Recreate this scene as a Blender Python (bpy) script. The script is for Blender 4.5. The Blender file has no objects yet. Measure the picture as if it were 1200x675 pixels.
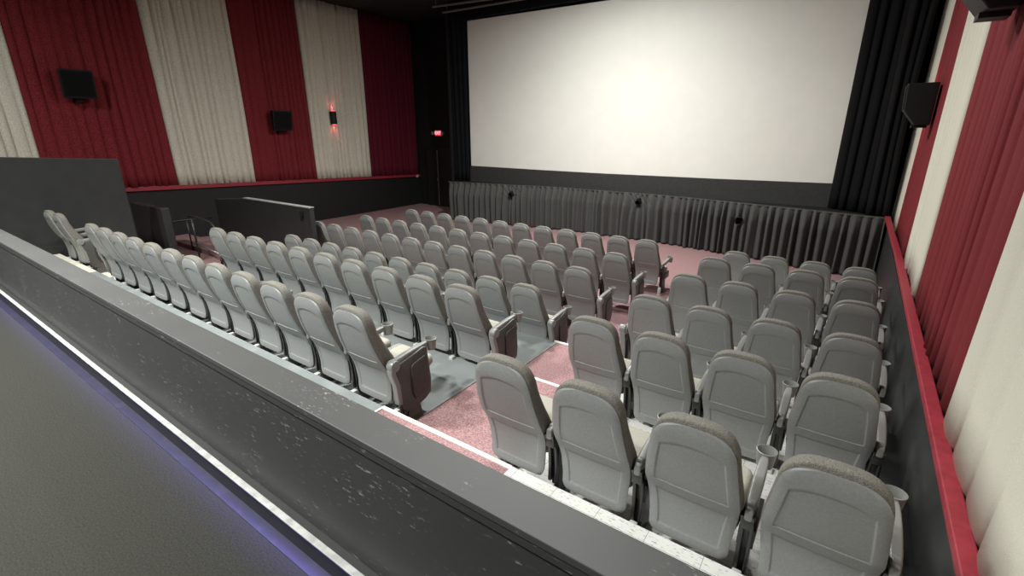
import bpy, bmesh, math, random
import numpy as np
from mathutils import Vector, Matrix

sc = bpy.context.scene
COL = sc.collection
rnd = random.Random(7)

# ------------------------------------------------------------------ camera
F_PX, PITCH, ROLL, YAW = 560.28, math.radians(18.439), math.radians(-0.154), math.radians(35.245)
EYE = Vector((0, 0, 3.0))                      # the front floor of the hall is z = 0
cy, sy, cp, sp = math.cos(YAW), math.sin(YAW), math.cos(PITCH), math.sin(PITCH)
fw = Vector((-sy * cp, cy * cp, -sp)); rt0 = Vector((cy, sy, 0)); up0 = rt0.cross(fw)
rt = math.cos(ROLL) * rt0 + math.sin(ROLL) * up0
up = math.cos(ROLL) * up0 - math.sin(ROLL) * rt0
cam = bpy.data.cameras.new('camera'); camo = bpy.data.objects.new('camera', cam); COL.objects.link(camo)
cam.sensor_width = 36; cam.sensor_fit = 'HORIZONTAL'; cam.lens = F_PX * 36 / 1200; cam.clip_start = .05
M = Matrix.Identity(4)
for i in range(3):
    M[i][0] = rt[i]; M[i][1] = up[i]; M[i][2] = -fw[i]; M[i][3] = EYE[i]
camo.matrix_world = M
sc.camera = camo
sc.view_settings.view_transform = 'Standard'
sc.view_settings.look = 'None'
sc.view_settings.gamma = 1
sc.view_settings.use_curve_mapping = False
sc.view_settings.exposure = 0.0

# ------------------------------------------------------------------ materials
def mat(name, col, rough=.6, col2=None, scale=60, lo=.4, hi=.65, metal=0, bump=0, bscale=None, detail=3, stretch=None, spec=.5, sheen=0):
    m = bpy.data.materials.new(name); m.use_nodes = True
    nt = m.node_tree; b = nt.nodes['Principled BSDF']
    b.inputs['Roughness'].default_value = rough
    b.inputs['Metallic'].default_value = metal
    b.inputs['Specular IOR Level'].default_value = spec
    if sheen: b.inputs['Sheen Weight'].default_value = sheen
    b.inputs['Base Color'].default_value = (*col, 1)
    tc = nt.nodes.new('ShaderNodeTexCoord')
    src = tc.outputs['Object']
    if stretch:
        mp = nt.nodes.new('ShaderNodeMapping'); mp.inputs['Scale'].default_value = stretch
        nt.links.new(src, mp.inputs['Vector']); src = mp.outputs['Vector']
    if col2:
        n = nt.nodes.new('ShaderNodeTexNoise'); n.inputs['Scale'].default_value = scale; n.inputs['Detail'].default_value = detail
        nt.links.new(src, n.inputs['Vector'])
        r = nt.nodes.new('ShaderNodeValToRGB')
        r.color_ramp.elements[0].position = lo; r.color_ramp.elements[0].color = (*col, 1)
        r.color_ramp.elements[1].position = hi; r.color_ramp.elements[1].color = (*col2, 1)
        nt.links.new(n.outputs['Fac'], r.inputs['Fac'])
        nt.links.new(r.outputs['Color'], b.inputs['Base Color'])
    if bump:
        n2 = nt.nodes.new('ShaderNodeTexNoise'); n2.inputs['Scale'].default_value = bscale or scale; n2.inputs['Detail'].default_value = 3
        nt.links.new(src, n2.inputs['Vector'])
        bp = nt.nodes.new('ShaderNodeBump'); bp.inputs['Strength'].default_value = bump; bp.inputs['Distance'].default_value = .01
        nt.links.new(n2.outputs['Fac'], bp.inputs['Height']); nt.links.new(bp.outputs['Normal'], b.inputs['Normal'])
    return m

def emis(name, col, s):
    m = bpy.data.materials.new(name); m.use_nodes = True
    b = m.node_tree.nodes['Principled BSDF']
    b.inputs['Base Color'].default_value = (*[c * .3 for c in col], 1)
    b.inputs['Emission Color'].default_value = (*col, 1); b.inputs['Emission Strength'].default_value = s
    return m

SHELL = mat('grey_plastic', (.203, .208, .206), .42, (.233, .238, .235), 90, bump=.08, bscale=400)
FABRIC = mat('tan_grey_fabric', (.10, .094, .083), .9, (.235, .222, .197), 260, .38, .62, bump=.3, bscale=300, spec=.2)
SEATF = mat('beige_grey_fabric', (.34, .32, .27), .9, (.46, .44, .39), 220, bump=.3, bscale=300, spec=.2)
ARM = mat('grey_arm_plastic', (.21, .21, .20), .35)
DARK = mat('dark_metal', (.018, .018, .017), .4)
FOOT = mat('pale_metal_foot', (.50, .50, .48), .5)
PANEL = mat('dark_brown_grey_panel', (.060, .057, .053), .5, (.07, .067, .062), 40)
PADM = mat('brown_vinyl_pad', (.042, .032, .028), .5, (.052, .040, .035), 30, bump=.1, bscale=60)
CUPM = mat('cup_inner', (.06, .06, .06), .5)
CREAM = mat('cream_curtain', (.53, .495, .41), .9, (.75, .715, .61), 55, .33, .62, bump=.35, bscale=90, spec=.15)
RED = mat('red_curtain', (.125, .010, .014), .85, (.26, .032, .038), 55, .35, .65, bump=.35, bscale=90, spec=.2)
CREAM2 = mat('cream_wall_fabric', (.59, .56, .475), .9, (.70, .67, .575), 220, .35, .65, bump=.2, bscale=260, spec=.15)
RED2 = mat('red_wall_fabric', (.145, .013, .018), .85, (.22, .027, .034), 200, .35, .65, bump=.2, bscale=260, spec=.2)
DRED = mat('wine_red_curtain', (.085, .007, .018), .9, (.135, .014, .028), 55, .35, .65, bump=.35, bscale=90, spec=.15)
RAIL = mat('red_rail', (.27, .022, .036), .5, (.33, .030, .046), 20)
BLACKC = mat('black_curtain', (.0042, .0042, .0048), .9, (.007, .007, .0075), 40, spec=.2)
SKIRT = mat('charcoal_skirt', (.066, .067, .064), .85, (.090, .091, .087), 60, spec=.2, bump=.15, bscale=80)
BLACKW = mat('black_wall', (.0065, .0065, .0068), .65, (.0095, .0095, .0095), 6, .4, .7)
STEPR = BLACKW
GREYW = mat('dark_grey_wall', (.019, .0195, .0195), .5, (.024, .0245, .0245), 5, .4, .75)
CEIL = mat('black_ceiling', (.016, .014, .013), .8, (.022, .02, .018), 8)
MASK = mat('masking_panel', (.032, .032, .030), .8, (.038, .038, .036), 15)
SCREEN = mat('screen_white', (.86, .85, .79), .8, (.88, .87, .81), 3, spec=.2)
CARPET = mat('pink_carpet', (.225, .120, .126), .95, (.43, .275, .275), 85, .36, .66, bump=.4, bscale=140, spec=.1, detail=5)
GREYC = mat('charcoal_carpet', (.0225, .022, .0192), .95, (.035, .0345, .030), 110, .36, .66, bump=.15, bscale=160, spec=.1, detail=5)
GREYF = mat('grey_painted_floor', (.215, .235, .235), .45, (.26, .28, .28), 4, .4, .65)
CREAMF = mat('cream_step_edge', (.62, .59, .48), .6, (.72, .70, .60), 12)
NOSE = mat('white_nosing', (.74, .73, .69), .5, (.82, .81, .77), 30)
TRIMW = mat('pale_worn_trim', (.25, .25, .24), .5, (.36, .36, .345), 18)
STEEL = mat('brushed_steel', (.42, .42, .41), .35, metal=.8)
SPK = mat('speaker_black', (.0055, .0055, .0055), .55, spec=.3)
GRILLE = mat('speaker_grille', (.004, .004, .004), .85, spec=.2)
DOORM = mat('door_black', (.013, .013, .013), .45)
WHITEP = mat('white_plate', (.5, .5, .48), .5)
TRACK = mat('dusty_track', (.16, .155, .15), .5)

def tile_mat():
    m = mat('white_speckled_tile', (.36, .36, .33), .4)
    nt = m.node_tree; b = nt.nodes['Principled BSDF']
    tc = nt.nodes.new('ShaderNodeTexCoord')
    mp = nt.nodes.new('ShaderNodeMapping'); mp.inputs['Scale'].default_value = (26, 60, 40); mp.inputs['Rotation'].default_value = (0, 0, .4)
    nt.links.new(tc.outputs['Object'], mp.inputs['Vector'])
    n = nt.nodes.new('ShaderNodeTexNoise'); n.inputs['Scale'].default_value = 1.4; n.inputs['Detail'].default_value = 4
    nt.links.new(mp.outputs['Vector'], n.inputs['Vector'])
    r = nt.nodes.new('ShaderNodeValToRGB')
    r.color_ramp.elements[0].position = .33; r.color_ramp.elements[0].color = (.44, .44, .42, 1)
    r.color_ramp.elements[1].position = .44; r.color_ramp.elements[1].color = (.76, .755, .72, 1)
    nt.links.new(n.outputs['Fac'], r.inputs['Fac'])
    br = nt.nodes.new('ShaderNodeTexBrick'); br.offset = 0; br.inputs['Scale'].default_value = 1
    br.inputs['Brick Width'].default_value = .305; br.inputs['Row Height'].default_value = .305
    br.inputs['Mortar Size'].default_value = .0018
    br.inputs['Mortar'].default_value = (.30, .30, .28, 1)
    nt.links.new(tc.outputs['Object'], br.inputs['Vector'])
    nt.links.new(r.outputs['Color'], br.inputs['Color1']); nt.links.new(r.outputs['Color'], br.inputs['Color2'])
    nt.links.new(br.outputs['Color'], b.inputs['Base Color'])
    return m
TILE = tile_mat()

def scuffed(name, base, base2, mark, rough, amt_lo, amt_hi, stretch, patch=.55, spec=.5):
    """black paint with pale scratches gathered in patches"""
    m = mat(name, base, rough, spec=spec)
    nt = m.node_tree; b = nt.nodes['Principled BSDF']
    tc = nt.nodes.new('ShaderNodeTexCoord')
    mp = nt.nodes.new('ShaderNodeMapping'); mp.inputs['Scale'].default_value = stretch
    mp.inputs['Rotation'].default_value = (0, .25, 0)
    nt.links.new(tc.outputs['Object'], mp.inputs['Vector'])
    n = nt.nodes.new('ShaderNodeTexNoise'); n.inputs['Scale'].default_value = 5; n.inputs['Detail'].default_value = 6; n.inputs['Roughness'].default_value = .7
    nt.links.new(mp.outputs['Vector'], n.inputs['Vector'])
    r = nt.nodes.new('ShaderNodeMapRange'); r.inputs['From Min'].default_value = amt_lo; r.inputs['From Max'].default_value = amt_hi
    nt.links.new(n.outputs['Fac'], r.inputs['Value'])
    n2 = nt.nodes.new('ShaderNodeTexNoise'); n2.inputs['Scale'].default_value = 3.2; n2.inputs['Detail'].default_value = 2
    nt.links.new(tc.outputs['Object'], n2.inputs['Vector'])
    r2 = nt.nodes.new('ShaderNodeMapRange'); r2.inputs['From Min'].default_value = patch; r2.inputs['From Max'].default_value = patch + .1
    nt.links.new(n2.outputs['Fac'], r2.inputs['Value'])
    mu = nt.nodes.new('ShaderNodeMath'); mu.operation = 'MULTIPLY'
    nt.links.new(r.outputs[0], mu.inputs[0]); nt.links.new(r2.outputs[0], mu.inputs[1])
    n3 = nt.nodes.new('ShaderNodeTexNoise'); n3.inputs['Scale'].default_value = 2.0; n3.inputs['Detail'].default_value = 5
    nt.links.new(tc.outputs['Object'], n3.inputs['Vector'])
    mx0 = nt.nodes.new('ShaderNodeMix'); mx0.data_type = 'RGBA'
    mx0.inputs[6].default_value = (*base, 1); mx0.inputs[7].default_value = (*base2, 1)
    nt.links.new(n3.outputs['Fac'], mx0.inputs[0])
    mx = nt.nodes.new('ShaderNodeMix'); mx.data_type = 'RGBA'; mx.inputs[7].default_value = (*mark, 1)
    nt.links.new(mx0.outputs[2], mx.inputs[6]); nt.links.new(mu.outputs[0], mx.inputs[0])
    nt.links.new(mx.outputs[2], b.inputs['Base Color'])
    return m
PONY = scuffed('scuffed_black_paint', (.038, .038, .0375), (.050, .050, .049), (.27, .27, .26), .45, .60, .665, (3.4, 3, 13), .45)
CAPM = scuffed('worn_grey_black_cap', (.050, .050, .049), (.072, .072, .070), (.30, .30, .29), .5, .59, .66, (6, 22, 9), .52, .35)

# ------------------------------------------------------------------ mesh helpers
def new_obj(name, verts, faces, m, parent=None, smooth=False, auto=None):
    me = bpy.data.meshes.new(name); me.from_pydata([tuple(v) for v in verts], [], faces); me.validate(); me.update()
    bm = bmesh.new(); bm.from_mesh(me); bmesh.ops.recalc_face_normals(bm, faces=bm.faces); bm.to_mesh(me); bm.free()
    if smooth or auto:
        me.polygons.foreach_set('use_smooth', [True] * len(me.polygons))
        if auto: me.set_sharp_from_angle(angle=math.radians(auto))
    if m: me.materials.append(m)
    o = bpy.data.objects.new(name, me); COL.objects.link(o)
    if parent: o.parent = parent
    return o

class MB:
    def __init__(s): s.v = []; s.f = []
    def add(s, v, f):
        n = len(s.v); s.v += [tuple(p) for p in v]; s.f += [tuple(i + n for i in q) for q in f]; return s
    def box(s, x0, x1, y0, y1, z0, z1):
        return s.add([(x, y, z) for z in (z0, z1) for y in (y0, y1) for x in (x0, x1)],
                     [(0, 2, 3, 1), (4, 5, 7, 6), (0, 1, 5, 4), (2, 6, 7, 3), (0, 4, 6, 2), (1, 3, 7, 5)])
    def prism(s, pts, axis, a0, a1):
        """closed 2D outline swept along an axis; pts are in the other two axes in order"""
        def P(p, a): return {'x': (a, p[0], p[1]), 'y': (p[0], a, p[1]), 'z': (p[0], p[1], a)}[axis]
        n = len(pts)
        return s.add([P(p, a0) for p in pts] + [P(p, a1) for p in pts],
                     [tuple(range(n)), tuple(range(2 * n - 1, n - 1, -1))] + [(i, (i + 1) % n, n + (i + 1) % n, n + i) for i in range(n)])
    def loft(s, rings, cap0=True, cap1=True, closed=True):
        n = len(rings[0]); v = [p for r in rings for p in r]; f = []
        for k in range(len(rings) - 1):
            for i in range(n if closed else n - 1):
                j = (i + 1) % n; f.append((k * n + i, k * n + j, (k + 1) * n + j, (k + 1) * n + i))
        if cap0: f.append(tuple(range(n)))
        if cap1: f.append(tuple(range((len(rings) - 1) * n, len(rings) * n)))
        return s.add(v, f)
    def tube(s, path, r, n=10, closed=False):
        path = [Vector(p) for p in path]; rings = []
        for i, p in enumerate(path):
            t = (path[min(i + 1, len(path) - 1)] - path[max(i - 1, 0)]).normalized()
            a = Vector((0, 0, 1)) if abs(t.z) < .9 else Vector((1, 0, 0))
            u = t.cross(a).normalized(); w = t.cross(u).normalized()
            rr = r[i] if isinstance(r, (list, tuple)) else r
            rings.append([p + rr * (math.cos(q) * u + math.sin(q) * w) for q in [2 * math.pi * k / n for k in range(n)]])
        return s.loft(rings)
    def obj(s, name, m, parent=None, smooth=False, auto=None, bevel=0, seg=2):
        o = new_obj(name, s.v, s.f, m, parent, smooth, auto)
        if bevel:
            b = o.modifiers.new('bevel', 'BEVEL'); b.width = bevel; b.segments = seg; b.limit_method = 'ANGLE'; b.angle_limit = math.radians(35)
        return o

def empty(name, loc=(0, 0, 0)):
    o = bpy.data.objects.new(name, None); COL.objects.link(o); o.location = loc; o.empty_display_size = .1; return o
def tag(o, label, cat, group=None):
    o['label'] = label; o['category'] = cat
    if group: o['group'] = group
    return o
def struct(o): o['kind'] = 'structure'; return o

# ------------------------------------------------------------------ levels of the floor
Y_S, Y_A, Y_B = 2.232, 3.66, 4.79               # edges of the steps
Z_S, Z_A, Z_B, Z_C = .785, .594, .469, .14
XL, XR = -14.9, .68
H = 6.85
MEZ = 1.10                                       # carpeted upper tier the camera stands on
def slope(y): return max(0.0, Z_C * (1 - (y - Y_B) / (8.6 - Y_B)))

prof = [(1.02, -.3), (1.02, Z_S), (Y_S, Z_S), (Y_S, Z_A), (Y_A, Z_A), (Y_A, Z_C), (Y_B, Z_C), (8.6, 0), (14.6, 0), (14.6, -.3)]
struct(MB().box(-8.62, XR + .13, Y_A - .02, Y_B, 0, Z_B).obj('floor_second_row', CARPET))
struct(MB().box(XL + .005, -9.9, 4.92, 5.49, 0, .25).obj('floor_landing', CARPET))
struct(MB().prism([(a, b) for a, b in prof], 'x', XL - .15, XR + .15).obj('floor', CARPET))
struct(MB().box(XL - .15, XR + .15, -3.6, .98, MEZ - .2, MEZ).obj('floor_rear', GREYC))
struct(MB().box(XL - .3, XR + .3, -3.8, 14.8, H, H + .15).obj('ceiling', CEIL))

# ------------------------------------------------------------------ walls
struct(MB().box(XL - .3, XL, -3.8, 14.8, -.3, H).obj('wall_left', BLACKW))
struct(MB().box(XR + .13, XR + .33, -3.8, 14.8, -.3, H).obj('wall_right', BLACKW))
struct(MB().box(XR, XR + .13, 1.05, 14.5, -.2, 1.11).obj('wainscot_right', GREYW)).name = 'wall_right_lower'
struct(MB().box(XL - .3, XR + .3, -3.8, -3.6, -.3, H).obj('wall_rear', BLACKW))
struct(MB().box(XL - .1, XR + .1, 14.4, 14.6, -.3, H).obj('wall_front', BLACKW))
# stage face wall behind the screen and its return beside the exit
struct(MB().box(-11.75, XR + .13, 13.32, 13.4, 0, H).obj('wall_screen', BLACKW))
struct(MB().box(-11.80, -11.70, 13.0, 14.4, 0, H).obj('wall_stage_side', BLACKW))
# red rails
def lz(y): return 1.70 - .0405 * y              # the left rail follows the floor down towards the screen
m = MB()
m.prism([(1.0, lz(1.0)), (14.4, lz(14.4)), (14.4, lz(14.4) + .095), (1.0, lz(1.0) + .11)], 'x', XL, XL + .07)
struct(m.obj('trim_1', RAIL, bevel=.008))
m = MB()
ring = lambda y, x, z: [(x, y, z), (x + .085, y, z), (x + .085, y, z + .06), (x, y, z + .06)]
m.loft([ring(1.05, XR - .004, 1.10), ring(9.2, XR - .004, 1.15), ring(10.6, XR - .03, 1.18), ring(11.6, XR - .06, 1.24), ring(12.05, XR - .08, 1.27)])
struct(m.obj('trim_2', RAIL, bevel=.008))

# ------------------------------------------------------------------ wall curtains
def smoothn(n, seed, lo, hi):
    r = random.Random(seed); return [r.uniform(lo, hi) for _ in range(n)]
def curtain_x(name, m, x, sgn, y0t, y1t, y0b, y1b, zt, zb, pitch, amp, seed, rows=16, sub=9):
    """pleated drop hung on a wall of constant x; sgn = direction into the room"""
    r = random.Random(seed); w = abs(y1t - y0t); nf = max(3, round(w / pitch))
    ps = [r.uniform(.6, 1.4) for _ in range(nf)]; tot = sum(ps); ed = [0]
    for p in ps: ed.append(ed[-1] + p / tot)
    am = [amp * r.uniform(.45, 1.2) for _ in range(nf)]; lean = [r.uniform(-.25, .25) for _ in range(nf)]
    us = []; prof_ = []
    for i in range(nf):
        for k in range(sub):
            q = k / sub; us.append(ed[i] + (ed[i + 1] - ed[i]) * q); prof_.append((i, q))
    us.append(1); prof_.append((nf - 1, 1.0))
    zbf = zb if callable(zb) else (lambda y: zb)
    V = []; n = len(us)
    for k in range(rows):
        s = k / (rows - 1)
        for u, (i, q) in zip(us, prof_):
            qq = min(1, max(0, q + lean[i] * (s - .5) * math.sin(math.pi * q)))
            d = am[i] * (math.sin(math.pi * qq) ** .55) * (.8 + .35 * math.sin(s * 3 + i * 1.7) * .5)
            y = (y0t + (y1t - y0t) * u) * (1 - s) + (y0b + (y1b - y0b) * u) * s + .012 * math.sin(s * 5 + i)* (0 < u < 1)
            z = zt * (1 - s) + zbf(y) * s
            V.append((x + sgn * (.012 + d), y, z))
    f = [(k * n + i, k * n + i + 1, (k + 1) * n + i + 1, (k + 1) * n + i) for k in range(rows - 1) for i in range(n - 1)]
    o = new_obj(name, V, f, m, smooth=True)
    so = o.modifiers.new('cloth', 'SOLIDIFY'); so.thickness = .006
    return o
lb = lambda y: lz(y) + .10
left = [(.55, 2.95, .5, 2.93, CREAM, 'cream pleated wall curtain at far left, above the tall dark half wall'),
        (2.95, 5.44, 2.93, 5.53, RED, 'red pleated wall curtain behind the leftmost wall speaker'),
        (5.44, 7.59, 5.53, 7.60, CREAM, 'cream pleated wall curtain between the two red curtains with speakers'),
        (7.59, 9.64, 7.60, 9.66, RED, 'red pleated wall curtain behind the second speaker on the left wall'),
        (9.64, 12.0, 9.66, 11.97, CREAM, 'cream pleated wall curtain lit pink by the left wall sconce'),
        (12.0, 14.38, 11.97, 14.38, DRED, 'dark wine red pleated wall curtain next to the exit corner')]
for i, (a, b, c, d, mm, lab) in enumerate(left):
    tag(curtain_x('wall_curtain', mm, XL, 1, a, b, c, d, H - .02, lb, .185, .095, 20 + i), lab, 'curtain', 'striped curtains on the left wall')
right = [(12.75, 10.72, 12.9, 11.3, CREAM2, 'narrow cream curtain on the right wall beside the black screen drape', .3),
         (10.72, 8.92, 11.3, 8.85, RED2, 'narrow red curtain on the right wall behind the far speaker', .26),
         (8.92, 6.78, 8.85, 6.74, CREAM2, 'cream curtain on the right wall between two red curtains', .26),
         (6.78, 3.45, 6.74, 3.9, RED2, 'wide red curtain on the right wall, right of the middle cream curtain', .28),
         (3.45, .7, 3.9, .7, CREAM2, 'cream curtain at lower right, bunched over the red rail nearest the camera', .42)]
for i, (a, b, c, d, mm, lab, pt) in enumerate(right):
    tag(curtain_x('wall_curtain', mm, XR + (.125 if i < 4 else .10), -1, a, b, c, d, H - .02, 1.165, pt, .05 if i < 4 else .03, 60 + i), lab, 'curtain', 'striped curtains on the right wall')

# ------------------------------------------------------------------ screen, masking, drapes, stage skirt
bot = [(-11.05, 1.775), (-9.6, 1.765), (-8.4, 1.755), (-6.0, 1.748), (-4.3, 1.760), (-2.9, 1.768), (-1.55, 1.785), (-.40, 1.80)]
SY = 13.2
xs = np.linspace(-11.05, -.40, 40)
zb_ = np.interp(xs, [b[0] for b in bot], [b[1] for b in bot])
V = [(x, SY, z) for x, z in zip(xs, zb_)] + [(x, SY, 6.26 - (x + 11.05) * .012) for x in xs]
V += [(a, SY + .02, c) for a, b, c in V]
n = len(xs); F = [(i, i + 1, n + i + 1, n + i) for i in range(n - 1)] + [(2 * n + i, 2 * n + i + 1, 3 * n + i + 1, 3 * n + i) for i in range(n - 1)]
F += [(i, i + 1, 2 * n + i + 1, 2 * n + i) for i in range(n - 1)] + [(n + i, n + i + 1, 3 * n + i + 1, 3 * n + i) for i in range(n - 1)]
F += [(0, n, 3 * n, 2 * n), (n - 1, 2 * n - 1, 4 * n - 1, 3 * n - 1)]
tag(new_obj('cinema_screen', V, F, SCREEN), 'large blank white cinema screen on the front wall', 'screen')
for sx in (-10.2, -5.7, -1.2): MB().box(sx - .04, sx + .04, SY + .021, SY + .07, 1.258, 4.5).obj('support', DARK, bpy.data.objects['cinema_screen'])
# dark masking under the screen, slightly proud of it
m = MB(); mx = np.linspace(-11.08, -.37, 30); mz = np.interp(mx, [b[0] for b in bot], [b[1] for b in bot])
m.prism([(x, z + .004) for x, z in zip(mx, mz)] + [(-.37, 1.2), (-11.08, 1.2)], 'y', SY - .03, SY - .005)
tag(m.obj('screen_masking', MASK), 'dark grey masking strip under the white screen', 'masking')

skp = [(-11.34, 12.2), (-10.4, 12.36), (-9.2, 12.56), (-7.65, 12.84), (-5.9, 12.86), (-4.3, 12.84), (-2.75, 12.65), (-1.45, 12.36), (-.42, 12.18), (.63, 11.93)]
kx = np.array([a for a, b in skp]); ky = np.array([b for a, b in skp])
def sky(x):
    return float(np.mean(np.interp(np.linspace(x - .5, x + .5, 9).clip(kx[0], kx[-1]), kx, ky)))
ZT = 1.29
stage_pts = [(x, sky(x) + .17) for x in np.linspace(-11.34, XR - .03, 24)] + [(XR - .03, 13.32), (-11.70, 13.32)]
struct(MB().prism(stage_pts, 'z', 0, ZT - .03).obj('floor_stage', BLACKW))
# stage skirt: narrow pleats gathered at the top, pulled aside at three openings
HOLES = [(-8.96, .98, .30, 1.0), (-4.82, 1.05, .34, 1.0), (-2.13, .87, .20, .35)]     # x, z, spread, strength
def skirt():
    r = random.Random(5); x0, x1 = -11.34, .63; pos = [x0]
    while pos[-1] < x1: pos.append(pos[-1] + r.uniform(.12, .24))
    sub = 10; us = []; prof_ = []
    for i in range(len(pos) - 1):
        for k in range(sub):
            x = pos[i] + (pos[i + 1] - pos[i]) * k / sub
            if x <= x1: us.append(x); prof_.append((i, k / sub))
    am = [r.uniform(.13, .24) for _ in pos]; wob = [r.uniform(-.05, .05) for _ in pos]; hem = [r.uniform(0.0, .03) for _ in pos]
    rows = 34; n = len(us); V = []; alive = []
    for k in range(rows):
        s = k / (rows - 1)
        for x, (i, q) in zip(us, prof_):
            sq = math.sin(math.pi * q); d = am[i] * (.62 * sq ** .5 + .38 * math.sin(math.pi * min(1, q * 1.35)) * (q < .74)) * min(1, .30 + s * 2.4) + .012
            xx = x + wob[i] * s * sq; z = ZT * (1 - s) + hem[i] * s * sq + .005
            ok = True
            for hx, hz, sp_, st in HOLES:
                dx, dz = xx - hx, z - hz; rr = math.hypot(dx, dz)
                g = math.exp(-(rr / sp_) ** 2) * st
                ang = math.atan2(dz, dx)
                d = d * (1 - .75 * g) + g * (.05 + .035 * math.sin((dx * 1.5 + dz) * 32) * (dz > -.05) * (rr > .09))
                if rr < .075: ok = False
                xx += -dx * .28 * g if rr > .08 else 0
            # the cloth also swags below the torn place
            yy = sky(xx) + .15 - d
            V.append((xx, yy, z)); alive.append(ok)
    f = [(k * n + i, k * n + i + 1, (k + 1) * n + i + 1, (k + 1) * n + i) for k in range(rows - 1) for i in range(n - 1)
         if alive[k * n + i] and alive[k * n + i + 1] and alive[(k + 1) * n + i] and alive[(k + 1) * n + i + 1]]
    o = new_obj('stage_skirt', V, f, SKIRT, smooth=True)
    so = o.modifiers.new('cloth', 'SOLIDIFY'); so.thickness = .004
    band = MB(); bx = np.linspace(-11.34, .63, 90)
    rings = [[(x, sky(x) + .10, ZT - .022), (x, sky(x) + .085, ZT - .022), (x, sky(x) + .085, ZT + .012), (x, sky(x) + .10, ZT + .012)] for x in bx]
    band.loft(rings); b = band.obj('top_band', SKIRT, o); b['label'] = 'flat stitched band along the top of the skirt'
    return tag(o, 'dark grey pleated skirt hanging along the stage front below the screen', 'stage skirt')
skirt()
def port(x, z, r, lab):
    t = tag(empty('stage_port', (x, sky(x) + .02, z)), lab, 'port', 'round ports in the stage skirt')
    m = MB(); R1 = []
    prof2 = [(r * .80, .10), (r * .80, -.02), (r * .9, -.045), (r, -.02), (r, .10)]
    rings = [[(pr_ * math.cos(a), py, pr_ * math.sin(a)) for a in [2 * math.pi * k / 24 for k in range(24)]] for pr_, py in prof2]
    m.loft(rings, False, False).obj('ring', SPK, t, smooth=True)
    MB().loft([[(r * .78 * math.cos(a), .08, r * .78 * math.sin(a)) for a in [2 * math.pi * k / 24 for k in range(24)]],
               [(r * .78 * math.cos(a), .10, r * .78 * math.sin(a)) for a in [2 * math.pi * k / 24 for k in range(24)]]]).obj('core', GRILLE, t)
    return t
port(-2.13, .87, .105, 'black round port poking through the skirt, the rightmost of three')
port(-8.96, .98, .085, 'black round port in the bunched skirt at left, below the screen')
port(-4.82, 1.05, .075, 'black port in the torn gathered part of the skirt near its middle')

def drape(name, m, pts_top, pts_bot, zt, zb, pitch, amp, seed, lab, sway=0):
    r = random.Random(seed); pt = np.array(pts_top, float); pb = np.array(pts_bot, float)
    L = np.hypot(*(pt[1] - pt[0])); nf = max(3, round(L / pitch)); sub = 9; rows = 18; us = []; pf = []
    ps = [r.uniform(.6, 1.4) for _ in range(nf)]; ed = np.concatenate([[0], np.cumsum(ps) / sum(ps)])
    am = [amp * r.uniform(.5, 1.2) for _ in range(nf)]
    for i in range(nf):
        for k in range(sub): us.append(ed[i] + (ed[i + 1] - ed[i]) * k / sub); pf.append((i, k / sub))
    us.append(1); pf.append((nf - 1, 1)); n = len(us); V = []
    for k in range(rows):
        s = k / (rows - 1)
        for u, (i, q) in zip(us, pf):
            p = (pt[0] + (pt[1] - pt[0]) * u) * (1 - s) + (pb[0] + (pb[1] - pb[0]) * u) * s
            p = p + np.array([sway * math.sin(math.pi * s) * u, 0])
            V.append((p[0], p[1] - am[i] * math.sin(math.pi * q) ** .7, zt * (1 - s) + zb * s))
    f = [(k * n + i, k * n + i + 1, (k + 1) * n + i + 1, (k + 1) * n + i) for k in range(rows - 1) for i in range(n - 1)]
    o = new_obj(name, V, f, m, smooth=True); so = o.modifiers.new('cloth', 'SOLIDIFY'); so.thickness = .006
    return tag(o, lab, 'drape', 'black drapes framing the screen')
drape('screen_drape', BLACKC, [(-11.95, 13.06), (-11.05, 13.12)], [(-11.80, 13.06), (-11.05, 13.12)], H - .02, ZT - .02, .2, .09, 3, 'black pleated drape down the left side of the screen')
drape('screen_drape', BLACKC, [(-.42, 13.12), (.5, 12.6)], [(-.42, 13.12), (.45, 12.6)], H - .02, ZT - .02, .2, .09, 4, 'black pleated drape down the right side of the screen')
drape('screen_drape', BLACKC, [(.22, 12.45), (.73, 12.2)], [(.28, 12.45), (.66, 12.2)], H - .02, ZT - .02, .26, .13, 9, 'thick black drape bundled against the right wall corner', -.10)
tag(MB().box(-11.04, -.43, 13.0, 13.1, 6.27, H - .01).obj('screen_valance', BLACKC), 'black valance above the top edge of the screen', 'valance')
def bar(p, q, r, lab):
    t = tag(empty('ceiling_track', p), lab, 'track', 'thin tracks under the ceiling in front of the screen')
    d = Vector(q) - Vector(p); MB().tube([(0, 0, 0), d], r).obj('rail', TRACK, t)
    for k in (.04, .5, .96):
        c = d * k; MB().tube([c, c + Vector((0, 0, H - 0.005 - p[2] - c.z))], .008, 6).obj('hanger', TRACK, t)
bar((-11.74, 12.37, 6.60), (-8.6, 13.35 - .45, 6.62), .035, 'upper pale metal track under the ceiling left of the screen')
bar((-11.55, 12.62, 6.46), (-7.6, 13.0, 6.52), .03, 'lower pale metal track just above the top left of the screen')

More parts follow.
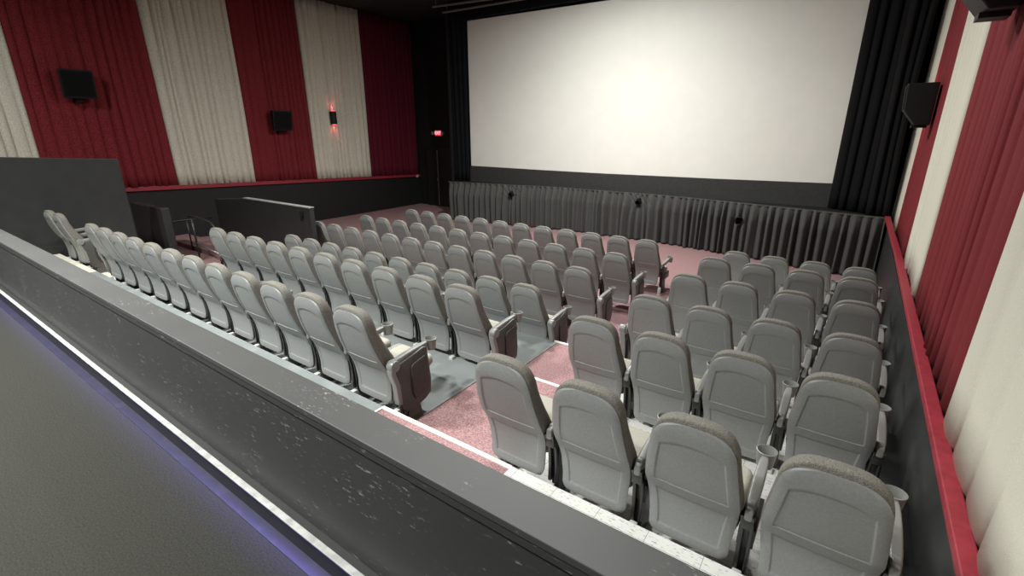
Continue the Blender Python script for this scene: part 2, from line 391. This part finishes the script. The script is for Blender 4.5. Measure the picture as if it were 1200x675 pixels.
# ------------------------------------------------------------------ exit corner
dm = MB().box(-14.22, -13.66, 14.33, 14.385, .01, 2.22).obj('door_1', DOORM); struct(dm)
MB().box(-13.74, -13.70, 14.30, 14.33, .05, 2.2).obj('door_edge_strip', STEEL, dm)
MB().box(-13.74, -13.68, 14.26, 14.31, 1.02, 1.12).obj('door_handle', STEEL, dm)
dm = MB().box(-13.65, -12.70, 14.33, 14.385, .01, 2.22).obj('door_2', DOORM); struct(dm)
MB().box(-13.55, -12.80, 14.27, 14.31, .98, 1.03).obj('push_bar', DOORM, dm)
struct(MB().box(-14.30, -14.22, 14.30, 14.395, 0, 2.30).box(-12.70, -12.62, 14.30, 14.395, 0, 2.30).box(-14.22, -12.70, 14.30, 14.395, 2.225, 2.30).obj('trim_3', DOORM))
ex = tag(empty('exit_sign', (-13.62, 14.36, 2.84)), 'red lit EXIT sign with twin lamp heads above the exit door', 'exit sign')
MB().box(-.17, .17, -.05, .03, -.11, .11).obj('housing', WHITEP, ex, bevel=.01)
MB().box(-.150, .150, -.056, -.049, -.092, .092).obj('face', emis('exit_red', (.75, .03, .07), 1.1), ex)
cu = bpy.data.curves.new('exit_text', 'FONT'); cu.body = 'EXIT'; cu.size = .155; cu.align_x = 'CENTER'; cu.align_y = 'CENTER'; cu.extrude = .003; cu.offset = .002
to = bpy.data.objects.new('tmp', cu); COL.objects.link(to)
dg = bpy.context.evaluated_depsgraph_get(); tme = bpy.data.meshes.new_from_object(to.evaluated_get(dg))
bpy.data.objects.remove(to); tm = bpy.data.objects.new('lettering', tme); COL.objects.link(tm); tm.parent = ex
tm.rotation_euler = (math.pi / 2, 0, 0); tm.location = (0, -.058, 0)
tme.materials.clear(); tme.materials.append(emis('exit_letters', (1, .45, .5), 1.6))
for s in (-1, 1):
    h = MB().tube([(s * .25, .0, .0), (s * .25, -.09, -.01)], [.045, .065], 14).obj('lamp_head', WHITEP, ex, auto=40)
    MB().tube([(s * .17, 0, 0), (s * .25, 0, 0)], .015, 8).obj('lamp_arm', WHITEP, ex)
tag(MB().box(XL + .02, XL + .10, 14.18, 14.27, 1.10, 1.20).obj('switch_plate', WHITEP, bevel=.01), 'small white wall plate at the end of the left red rail', 'switch plate')

# ------------------------------------------------------------------ wall speakers and sconces
def speaker_left(y0, y1, z0, z1, lab):
    t = tag(empty('wall_speaker', (XL + .1, (y0 + y1) / 2, z0)), lab, 'speaker', 'surround speakers on the left wall')
    w = (y1 - y0) / 2; h = z1 - z0
    m = MB().loft([[(.06, -w * .8, .02), (.06, w * .8, .02), (.06, w * .8, h), (.06, -w * .8, h)],
                   [(.24, -w, .0), (.24, w, .0), (.33, w, h), (.33, -w, h)]])
    m.obj('cabinet', SPK, t, bevel=.012)
    MB().add([(.252, -w * .88, .04), (.252, w * .88, .04), (.334, w * .88, h - .04), (.334, -w * .88, h - .04),
              (.235, -w * .88, .04), (.235, w * .88, .04), (.30, w * .88, h - .04), (.30, -w * .88, h - .04)],
             [(0, 1, 2, 3), (4, 7, 6, 5), (0, 4, 5, 1), (1, 5, 6, 2), (2, 6, 7, 3), (3, 7, 4, 0)]).obj('grille', GRILLE, t)
    MB().box(-.08, .10, -.07, .07, -.07, .12).obj('bracket', SPK, t, bevel=.01)
speaker_left(3.55, 4.16, 3.66, 4.26, 'black wall speaker nearest the camera on the left red curtain')
speaker_left(8.24, 8.84, 2.95, 3.53, 'black wall speaker on the second red curtain of the left wall')
def speaker_right(y0, z0, lab):
    t = tag(empty('wall_speaker', (XR + .04, y0, z0)), lab, 'speaker', 'surround speakers on the right wall')
    MB().prism([(0, 0), (-.17, .0), (-.335, .21), (-.36, .57), (0, .575)], 'y', 0, .5).obj('cabinet', SPK, t, bevel=.015)
    MB().add([(-.345, .04, .22), (-.345, .46, .22), (-.367, .46, .55), (-.367, .04, .55), (-.33, .04, .22), (-.33, .46, .22), (-.35, .46, .55), (-.35, .04, .55)],
             [(0, 1, 2, 3), (4, 7, 6, 5), (0, 4, 5, 1), (1, 5, 6, 2), (2, 6, 7, 3), (3, 7, 4, 0)]).obj('grille', GRILLE, t)
    MB().box(-.20, -.02, .15, .35, -.035, .005).obj('bracket', SPK, t)
speaker_right(9.35, 3.03, 'black wedge wall speaker low on the right wall beside the drape')
speaker_right(5.1, 3.80, 'black wedge wall speaker cut off at the top right corner')
def sconce(x, sgn, y, z, lab):
    t = tag(empty('wall_sconce', (x, y, z)), lab, 'sconce', 'red up and down sconces')
    MB().prism([(0, -.10), (0, .10), (sgn * .10, .085), (sgn * .135, 0), (sgn * .10, -.085)][::1], 'z', -.21, .21).obj('shade', SPK, t, bevel=.006)
    for s in (-1, 1):
        MB().prism([(sgn * .02, -.07), (sgn * .02, .07), (sgn * .09, .06), (sgn * .11, 0), (sgn * .09, -.06)], 'z', s * .211, s * .216).obj('lens', emis('sconce_red', (1, .10, .13), 5), t)
        l = bpy.data.lights.new('sconce_glow', 'SPOT'); l.energy = 2.6; l.color = (1, .13, .16); l.spot_size = math.radians(110); l.spot_blend = .9; l.shadow_soft_size = .03
        lo = bpy.data.objects.new('sconce_glow', l); COL.objects.link(lo); lo.parent = t
        lo.location = (sgn * .075, 0, s * .24); lo.rotation_euler = (0, math.radians(-sgn * 12 * s) if s < 0 else math.radians(180 - sgn * 12), 0)
sconce(XL + .10, 1, 10.5, 3.36, 'small dark sconce glowing red up and down on the left cream curtain')
sconce(XR + .03, -1, 10.75, 3.33, 'small dark sconce on the right cream curtain, mostly behind the speaker')

# ------------------------------------------------------------------ half walls, ramp and handrail at the left
struct(MB().prism([(.98, 2.62), (3.49, 2.45), (3.49, .3), (.98, .3)], 'x', -12.14, -11.98).obj('wall_left_half', GREYW, bevel=.01))
struct(MB().prism([(-13.6, 1.40), (-11.9, 1.41), (-11.9, .3), (-13.6, .3)], 'y', 3.98, 4.14).obj('wall_ramp', GREYW, bevel=.01))
pw = struct(MB().prism([(-12.9, 1.36), (-11.46, 1.48), (-8.87, 1.50), (-8.87, 0), (-12.9, 0)], 'y', 5.50, 5.60).obj('wall_panel', GREYW))
MB().box(-11.46, -8.86, 5.49, 5.61, 1.492, 1.508).obj('cap_strip', TRIMW, pw).rotation_euler = (0, 0, 0)
MB().box(-9.22, -9.10, 5.46, 5.50, 1.30, 1.40).box(-9.17, -9.13, 5.44, 5.47, 1.22, 1.40).obj('hook', DARK, pw)
hr = tag(empty('handrail', (-12.1, 4.55, Z_C)), 'black pipe handrail at the side steps beside the half wall', 'handrail')
MB().tube([(0, 0, 1.01), (.35, 0, 1.02), (.85, 0, .99), (1.05, 0, .97), (1.14, 0, .90), (1.2, .0, .76), (1.2, .0, .02)], .026).obj('rail', DARK, hr, smooth=True)
MB().tube([(.12, 0, 1.01), (.12, 0, .0)], .022).obj('post', DARK, hr, smooth=True)
MB().tube([(.12, 0, .42), (1.2, 0, .30)], .014).obj('lower_rail', STEEL, hr, smooth=True)
h2 = tag(empty('guard_rail', (-13.2, 4.3, Z_C)), 'black horizontal guard rail beyond the handrail by the left wall', 'guard rail')
MB().tube([(0, 0, .77), (0, .60, .76), (0, .61, .70)], .02).obj('rail', DARK, h2, smooth=True)
MB().tube([(0, .61, .76), (.0, 1.18, .74)], .02).obj('rail_end', DARK, h2, smooth=True)
for y in (.05, .60): MB().tube([(0, y, .77), (0, y, -.01)], .018).obj('post', DARK, h2, smooth=True)
# ------------------------------------------------------------------ pony wall in front of the camera and upper tier
pw = struct(MB().box(XL, XR, .914, 1.02, .2, 1.862).obj('wall_pony', PONY))
MB().box(XL, XR, .904, 1.066, 1.870, 1.90).obj('cap', CAPM, pw, bevel=.004)
MB().box(XL, XR, .907, .915, 1.835, 1.870).obj('cap_lip', PONY, pw, bevel=.003)
MB().box(XL, XR, .858, .915, 1.10, 1.236).obj('base_board', BLACKW, pw, bevel=.003)
MB().box(XL, XR, .842, .874, 1.236, 1.245).obj('base_trim', TRIMW, pw, bevel=.003)
struct(MB().box(XL, XR, .80, .98, MEZ - .05, MEZ + .003).obj('floor_border', mat('dark_border_floor', (.012, .012, .013), .4, (.02, .02, .02), 14, .5, .7)))
led = tag(MB().box(XL + .1, XR - .1, .846, .857, 1.229, 1.2355).obj('led_strip', emis('led_violet', (.20, .14, .9), .6)), 'violet glowing strip under the base trim along the carpet edge', 'led strip')
ll = bpy.data.lights.new('led_light', 'AREA'); ll.shape = 'RECTANGLE'; ll.size = XR - XL - .3; ll.size_y = .008; ll.energy = 22; ll.color = (.26, .21, 1); ll.spread = math.radians(95)
lo = bpy.data.objects.new('led_light', ll); COL.objects.link(lo); lo.parent = led; lo.location = ((XL + XR) / 2, .848, 1.227); lo.rotation_euler = (math.radians(-24), 0, 0)

# ------------------------------------------------------------------ platforms and step edges
def slab(name, x0, x1, y0, y1, z0, z1, m): return struct(MB().box(x0, x1, y0, y1, z0, z1).obj(name, m, bevel=.004))
slab('floor_grey_strip', -9.93, -2.90, 1.06, Y_S - .002, Z_S - .02, Z_S + .008, GREYF)
slab('floor_cream_strip', -11.97, -9.94, 1.06, Y_S - .002, Z_S - .02, Z_S + .010, CREAMF)
slab('floor_grey_rear_row', -9.93, -2.76, Y_S + .002, Y_A - .002, Z_A - .1, Z_A + .006, GREYF)
slab('floor_grey_second_row', -8.6, -2.68, Y_A + .002, Y_B - .002, Z_B - .1, Z_B + .006, GREYF)
slab('floor_tile_strip', -1.58, XR - .004, 1.06, Y_S - .002, Z_S - .1, Z_S + .014, TILE)
slab('floor_tile_rear_row', -1.66, .47, Y_S + .002, Y_A - .002, Z_A - .1, Z_A + .008, TILE)
slab('floor_tile_second_row', -1.72, .47, Y_A + .002, Y_B - .002, .3, .472, TILE)
slab('floor_tile_third_row', -1.80, .47, Y_B + .002, 6.04, 0, .315, TILE)
slab('floor_tile_fourth_row', -1.76, .47, 6.042, 7.2, 0, .235, TILE)
slab('floor_tile_fifth_row', -1.72, .47, 7.202, 8.5, 0, .205, TILE)
for k, (y0, y1, z) in enumerate([(Y_S, Y_A, Z_A + .005), (Y_A, Y_B, .474), (Y_B, 6.04, .31), (6.04, 7.2, .23), (7.2, 8.5, .20), (8.5, 11.8, .02)]):
    struct(MB().box(.472, XR + .02, y0 + .002, y1 - .002, -.05, z).obj('floor_wall_edge', BLACKW))
for k, (x0, x1, y, z) in enumerate([(-2.90, -1.58, Y_S, Z_S), (-2.76, -1.72, Y_A, Z_A), (-2.78, -1.80, Y_B, Z_B)]):
    struct(MB().box(x0, x1, y - .030, y + .006, z - .03, z + .011).obj('trim_%d' % (4 + k), NOSE, bevel=.003))
struct(MB().box(-2.90, -2.878, 1.06, Y_S - .03, Z_S - .02, Z_S + .011).obj('trim_7', NOSE, bevel=.002))
struct(MB().box(-2.765, -2.745, Y_S + .3, Y_A, Z_A - .02, Z_A + .009).obj('trim_8', TRIMW, bevel=.002))
struct(MB().box(-2.69, -2.67, Y_A + .01, Y_B - .05, Z_B - .02, Z_B + .009).obj('trim_9', TRIMW, bevel=.002))

# ------------------------------------------------------------------ cinema seat
HTOP = 1.035                                     # rim of the plastic shell; the cushion stands a little above it
pz = np.array([.19, .24, .30, .42, .47, .525, .58, .635, .70, .77, .84, .94, 1.04, 1.10])
py = np.array([.186, .192, .196, .186, .173, .152, .122, .094, .070, .048, .030, .012, .0, .0])
dz = np.linspace(.19, 1.10, 400); dyy = np.interp(dz, pz, py)
ker = np.ones(21) / 21; dyy = np.convolve(np.pad(dyy, 10, mode='edge'), ker, 'valid')
def by(z): return float(np.interp(z, dz, dyy))
wz = np.array([.19, .30, .40, .50, .60, .72, .84, .90]); ww = np.array([.215, .219, .227, .237, .243, .231, .216, .209])
dw = np.interp(dz, wz, ww); dw = np.convolve(np.pad(dw, 10, mode='edge'), ker, 'valid')
ZA = .87
def hw(z, top=HTOP):
    w = float(np.interp(z, dz, dw))
    if z > ZA:
        q = min(1, (z - ZA) / (top - ZA)); w *= max(0, 1 - q ** 2.5) ** (1 / 3.1)
    if z < .235: w *= 1 - .10 * ((.235 - z) / .045) ** 2.2
    return max(w, .001)
def emboss(x, z):
    e = lambda d: (lambda t: t * t * (3 - 2 * t))(min(1, max(0, d / .007)))
    wi = float(np.interp(z, dz, dw)) - .050
    zt = .935 - .060 * (abs(x) / .19) ** 2.2
    d1 = min(wi - abs(x), z - .600, zt - z)
    d2 = min(wi - abs(x), z - .245, .520 - z)
    return .0065 * e(d1) + .006 * e(d2)
uc = [0.0, .12, .24, .36, .48, .58, .66, .71, .73, .745, .76, .772, .785, .80, .82, .85, .90, .95, .985, 1.0]
U = [-u for u in uc[:0:-1]] + uc
zr = [.19, .193, .198, .205, .215, .225, .235, .240, .245, .250, .256, .265, .30, .34, .38, .42, .46, .49, .505, .512, .518, .524, .535, .55, .57, .585, .594, .600, .606, .613, .63, .66, .70, .74, .78, .82]
zr += list(np.linspace(.84, .96, 20)) + list(HTOP - (np.linspace(1, 0, 14)[1:]) ** 1.8 * (HTOP - .96))
def shell_mesh():
    V = []; n = len(U)
    for z in zr:
        w = hw(z)
        for u in U:
            x = u * w; edge = max(0, abs(u) - .80) / .20
            y = by(z) + emboss(x, z) + .008 * edge ** 2.5 + .010 * (x / .25) ** 2
            if z > .93: y += .022 * max(0, (z - .93) / .105) ** 2
            V.append((x, y, z))
    m_ = len(zr); N = len(V)
    V += [(v[0] * .97, by(v[2]) + .030 + .012 * (v[0] / .25) ** 2, min(v[2], HTOP - .008)) for v in V]
    f = [(k * n + i, k * n + i + 1, (k + 1) * n + i + 1, (k + 1) * n + i) for k in range(m_ - 1) for i in range(n - 1)]
    f += [(N + k * n + i, N + (k + 1) * n + i, N + (k + 1) * n + i + 1, N + k * n + i + 1) for k in range(m_ - 1) for i in range(n - 1)]
    bd = [i for i in range(n)] + [k * n + n - 1 for k in range(1, m_)] + [(m_ - 1) * n + i for i in range(n - 2, -1, -1)] + [k * n for k in range(m_ - 2, 0, -1)]
    for a, b in zip(bd, bd[1:] + bd[:1]): f.append((a, b, N + b, N + a))
    return V, f
HCUSH = 1.062
def cushion_mesh():
    zs = list(np.linspace(.40, ZA, 14)) + list(np.linspace(ZA, HCUSH, 16))[1:-1] + [HCUSH - .004, HCUSH]
    out = [(-hw(z, HCUSH), z) for z in zs] + [(0, HCUSH)] + [(hw(z, HCUSH), z) for z in zs[::-1]]
    lay = [(.028, -.006), (.036, .003), (.055, .004), (.09, .003), (.108, -.004), (.120, -.022), (.122, -.07), (.112, -.15)]
    rings = []
    for d, off in lay:
        sx = 1 + off / .25; r_ = []
        for x, z in out:
            zz = .74 + (z - .74) * (1 + off / .335)
            k = 1 + .45 * max(0, min(1, (.88 - zz) / .25))         # the padding is thicker at the lumbar
            r_.append((x * sx, by(zz) + .034 + (d - .034) * k, zz))
        rings.append(r_)
    b = MB().loft(rings, True, True); return b.v, b.f
def rbox_rings(x0, x1, y0, y1, zs, rad=.05, n=6):
    rings = []
    for z, ins in zs:
        r_ = []
        for cx_, cy_, a0 in ((x1 - rad, y1 - rad, 0), (x0 + rad, y1 - rad, 90), (x0 + rad, y0 + rad, 180), (x1 - rad, y0 + rad, 270)):
            for k in range(n + 1):
                a = math.radians(a0 + 90 * k / n); rr = rad - ins
                r_.append((cx_ + rr * math.cos(a), cy_ + rr * math.sin(a), z))
        rings.append(r_)
    return rings

ROOT0 = empty('cinema_chair', (0, 0, -50))
def proto(name, m, mb=None, vf=None, smooth=False, auto=40, bevel=0, parent=None, seg=2):
    v, f = vf if vf else (mb.v, mb.f)
    o = new_obj(name, v, f, m, parent, smooth, None if smooth else auto)
    if bevel:
        bm = bmesh.new(); bm.from_mesh(o.data)
        ed = [e for e in bm.edges if len(e.link_faces) == 2 and e.calc_face_angle(0) > math.radians(35)]
        bmesh.ops.bevel(bm, geom=ed, offset=bevel, segments=seg, affect='EDGES', profile=.5); bm.to_mesh(o.data); bm.free()
        o.data.polygons.foreach_set('use_smooth', [True] * len(o.data.polygons)); o.data.set_sharp_from_angle(angle=math.radians(40))
    return o
P = {}
P['back_shell'] = proto('back_shell', SHELL, vf=shell_mesh(), auto=45)
P['back_cushion'] = proto('back_cushion', FABRIC, vf=cushion_mesh(), auto=60)
P['seat_cushion'] = proto('seat_cushion', SEATF, mb=MB().loft(rbox_rings(-.235, .235, .24, .72, [(.365, .012), (.38, .0), (.425, 0), (.448, .012), (.458, .035)])), auto=60)
P['seat_pan'] = proto('seat_pan', SHELL, mb=MB().loft(rbox_rings(-.225, .225, .25, .70, [(.315, .04), (.33, .01), (.368, 0)])), auto=50)
XG = .28
leg = MB()
leg.prism([(.26, .02), (.44, .02), (.40, .10), (.37, .36), (.36, .52), (.20, .55), (.225, .45), (.245, .30)], 'x', XG - .026, XG + .026)
leg.box(XG - .04, XG + .04, .24, .52, .30, .42).box(XG - .030, XG + .030, .165, .26, .47, .56)
barp = [(.150, .56), (.178, .50), (.205, .42), (.215, .30), (.212, .17), (.235, .165), (.245, .30), (.235, .43), (.205, .52), (.175, .57)]
leg.prism(barp, 'x', XG - .034, XG - .014).prism(barp, 'x', XG + .014, XG + .030)
P['leg'] = proto('leg', DARK, mb=leg, bevel=.003)
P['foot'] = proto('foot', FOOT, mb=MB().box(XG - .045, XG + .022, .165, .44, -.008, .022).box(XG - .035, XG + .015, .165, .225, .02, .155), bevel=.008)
arm = MB(); rings = []
for t in np.linspace(0, 1, 11):
    y = .15 + .44 * t; z = .572 + .055 * t + .010 * math.sin(math.pi * t); w = .018 + .011 * math.sin(math.pi * t) ** .5; h = .036 - .012 * t
    rings.append([(XG + a * w, y, z + b * h) for a, b in ((-1, -.7), (-.7, -1), (.7, -1), (1, -.7), (1, .7), (.75, 1), (-.75, 1), (-1, .7))])
arm.loft(rings)
arm.tube([(XG - .017, .20, .585), (XG + .017, .20, .585)], .040, 18)
P['armrest'] = proto('armrest', ARM, mb=arm, bevel=.005)
cupr = [(.030, -.065), (.043, -.065), (.054, .030), (.056, .036), (.051, .038), (.047, .030), (.040, -.032)]
def ring_at(r_, z): return [(XG + r_ * math.cos(a), .635 + r_ * math.sin(a), .622 + z) for a in [2 * math.pi * k / 22 for k in range(22)]]
P['cup_holder'] = proto('cup_holder', ARM, mb=MB().loft([ring_at(a, b) for a, b in cupr], True, True), smooth=False, auto=50)
pan = MB()
out = [(.205, .24), (.19, .40), (.150, .52), (.150, .56), (.20, .58), (.34, .60), (.50, .635), (.545, .62), (.56, .48), (.575, .30), (.565, .18), (.50, .14), (.36, .10), (.27, .12), (.22, .17)]
pan.prism(out, 'x', XG + .002, XG + .048)
pan.prism([(.27, .01), (.46, .01), (.43, .15), (.30, .12)], 'x', XG + .006, XG + .04)
P['end_panel'] = proto('end_panel', PANEL, mb=pan, bevel=.012)
P['pad'] = proto('pad', PADM, mb=MB().prism([(.345, .255), (.335, .50), (.36, .535), (.505, .565), (.53, .54), (.55, .31), (.54, .245), (.50, .215), (.37, .195)], 'x', XG + .043, XG + .066), bevel=.012, seg=3)
lip = MB().prism([(.185, .22), (.225, .22), (.215, .40), (.175, .53), (.20, .56), (.19, .575), (.135, .57), (.135, .525), (.172, .40)], 'x', XG - .002, XG + .056)
lip.tube([(XG + .0, .175, .588), (XG + .066, .175, .588)], .047, 22)
P['panel_edge'] = proto('panel_edge', ARM, mb=lip, bevel=.005)

def mirrored(o, name):
    c = o.copy(); c.data = o.data.copy(); c.name = name
    for v in c.data.vertices: v.co.x = -v.co.x
    c.data.flip_normals(); COL.objects.link(c); return c
MIR = {k: mirrored(P[k], k) for k in ('leg', 'foot', 'armrest', 'cup_holder', 'end_panel', 'pad', 'panel_edge')}

def put(o, parent):
    c = o.copy(); COL.objects.link(c); c.parent = parent; return c
ORD = ['', 'first', 'second', 'third', 'fourth', 'fifth', 'sixth', 'seventh', 'eighth', 'ninth', 'tenth', 'eleventh', 'twelfth']
def seat(loc, label, group, left_arm=False, end=None, rz=0, bare=False):
    r = ROOT0.copy(); COL.objects.link(r); r.location = loc; r.rotation_euler = (0, 0, rz)
    tag(r, label, 'seat', group)
    for k in ('back_shell', 'back_cushion', 'seat_cushion', 'seat_pan'): put(P[k], r)
    sides = [P] + ([MIR] if left_arm else [])
    for S in sides:
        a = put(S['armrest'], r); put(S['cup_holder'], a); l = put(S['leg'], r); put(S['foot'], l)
    if bare:
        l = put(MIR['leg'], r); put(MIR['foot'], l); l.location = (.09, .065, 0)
    if end:
        S = P if end == 'R' else MIR
        e = put(S['end_panel'], r); put(S['pad'], e); put(S['panel_edge'], e)
    return r

# apex of the seat backs as measured row by row from the back: x of the aisle seat, y, floor height
ROWS_L = [(-3.088, 2.092), (-2.991, 3.304), (-3.057, 4.553), (-2.962, 5.742), (-2.927, 6.958), (-2.928, 8.377)]
ROWS_R = [(-1.570, 2.070), (-1.541, 3.270), (-1.492, 4.510), (-1.458, 5.780), (-1.416, 6.910), (-1.390, 8.347)]
NL = [12, 10, 10, 12, 12, 12]
ROWN = ['back row', 'second row from back', 'third row from back', 'third row from front', 'second row from front', 'front row']
PL, PR = .5600, [.577, .566, .572, .568, .556, .562]
FLOOR_L = [Z_A + .006, Z_B + .006, None, None, None, 0.0]
FLOOR_R = [Z_A + .008, .472, .315, .235, .205, 0.0]
for i in range(6):
    x0, y = ROWS_L[i]
    z = FLOOR_L[i] if FLOOR_L[i] is not None else slope(y + .30)
    for j in range(NL[i]):
        nm = 'aisle-end' if j == 0 else ORD[j + 1]
        if j == 0: lab = 'grey cinema seat at the centre aisle end, %s, left block' % ROWN[i]
        else: lab = 'grey cinema seat, %s from the centre aisle, %s, left block' % (ORD[j + 1], ROWN[i])
        seat((x0 - PL * j, y, z), lab, 'cinema seats of the left block', left_arm=(j == NL[i] - 1), end='R' if j == 0 and i < 5 else ('L' if (i == 0 and j == NL[i] - 1) else None))
for j in range(2):
    seat((-10.896 - PL * j, 2.092, FLOOR_L[0]), ['grey cinema seat by the tall dark half wall, nearer its row neighbours', 'grey cinema seat at the far left, touching the tall dark half wall'][j], 'pair of seats by the left half wall', left_arm=(j == 1), end='R' if j == 0 else None)
for i in range(6):
    x0, y = ROWS_R[i]; z = FLOOR_R[i]
    for j in range(4):
        pos = ['at the centre aisle end', 'second from the centre aisle', 'third from the centre aisle', 'beside the right wall'][j]
        seat((x0 + PR[i] * j, y, z), 'grey cinema seat %s, %s, right block' % (pos, ROWN[i]), 'cinema seats of the right block', left_arm=(j == 0 and i > 1), end='L' if j == 0 and i > 1 else None, bare=(j == 0 and i < 2))
for o in list(P.values()) + list(MIR.values()) + [ROOT0]: bpy.data.objects.remove(o)
# raised floor pad that carries the two far-left seats
slab('floor_cream_rear_row', -11.97, -9.94, Y_S + .002, Y_A - .002, Z_A - .1, Z_A + .006, CREAMF)

# ------------------------------------------------------------------ house lights on the ceiling
LENS = emis('lamp_lens', (1, .95, .86), 6)
def house_light(x, y, power, spread=150, size=.5):
    t = tag(empty('ceiling_light', (x, y, H)), 'round ceiling lamp above the seats', 'ceiling light', 'round house lights on the ceiling')
    n = 24; rr = size / 2
    c = lambda r_, z: [(r_ * math.cos(2 * math.pi * k / n), r_ * math.sin(2 * math.pi * k / n), z) for k in range(n)]
    MB().loft([c(rr + .06, 0), c(rr + .06, -.05), c(rr + .01, -.05), c(rr + .01, -.002)], False, False).obj('ring', SPK, t, auto=40)
    MB().loft([c(rr, -.02), c(rr, -.03)]).obj('lens', LENS, t)
    l = bpy.data.lights.new('house_light', 'AREA'); l.shape = 'DISK'; l.size = size; l.energy = power; l.color = (.985, 1, .96); l.spread = math.radians(spread)
    lo = bpy.data.objects.new('house_light', l); COL.objects.link(lo); lo.parent = t; lo.location = (0, 0, -.06)
for x, y, p, sp_ in [(-6.3, -.9, 580, 125), (-3.0, -1.4, 350, 125), (-10.6, -.6, 300, 165), (-6.0, 6.2, 220, 150), (-2.6, 4.8, 120, 150), (-5.2, 9.0, 560, 175)]:
    house_light(x, y, p, sp_)
w = bpy.data.worlds.new('world'); sc.world = w; w.use_nodes = True
w.node_tree.nodes['Background'].inputs[0].default_value = (.02, .02, .02, 1)
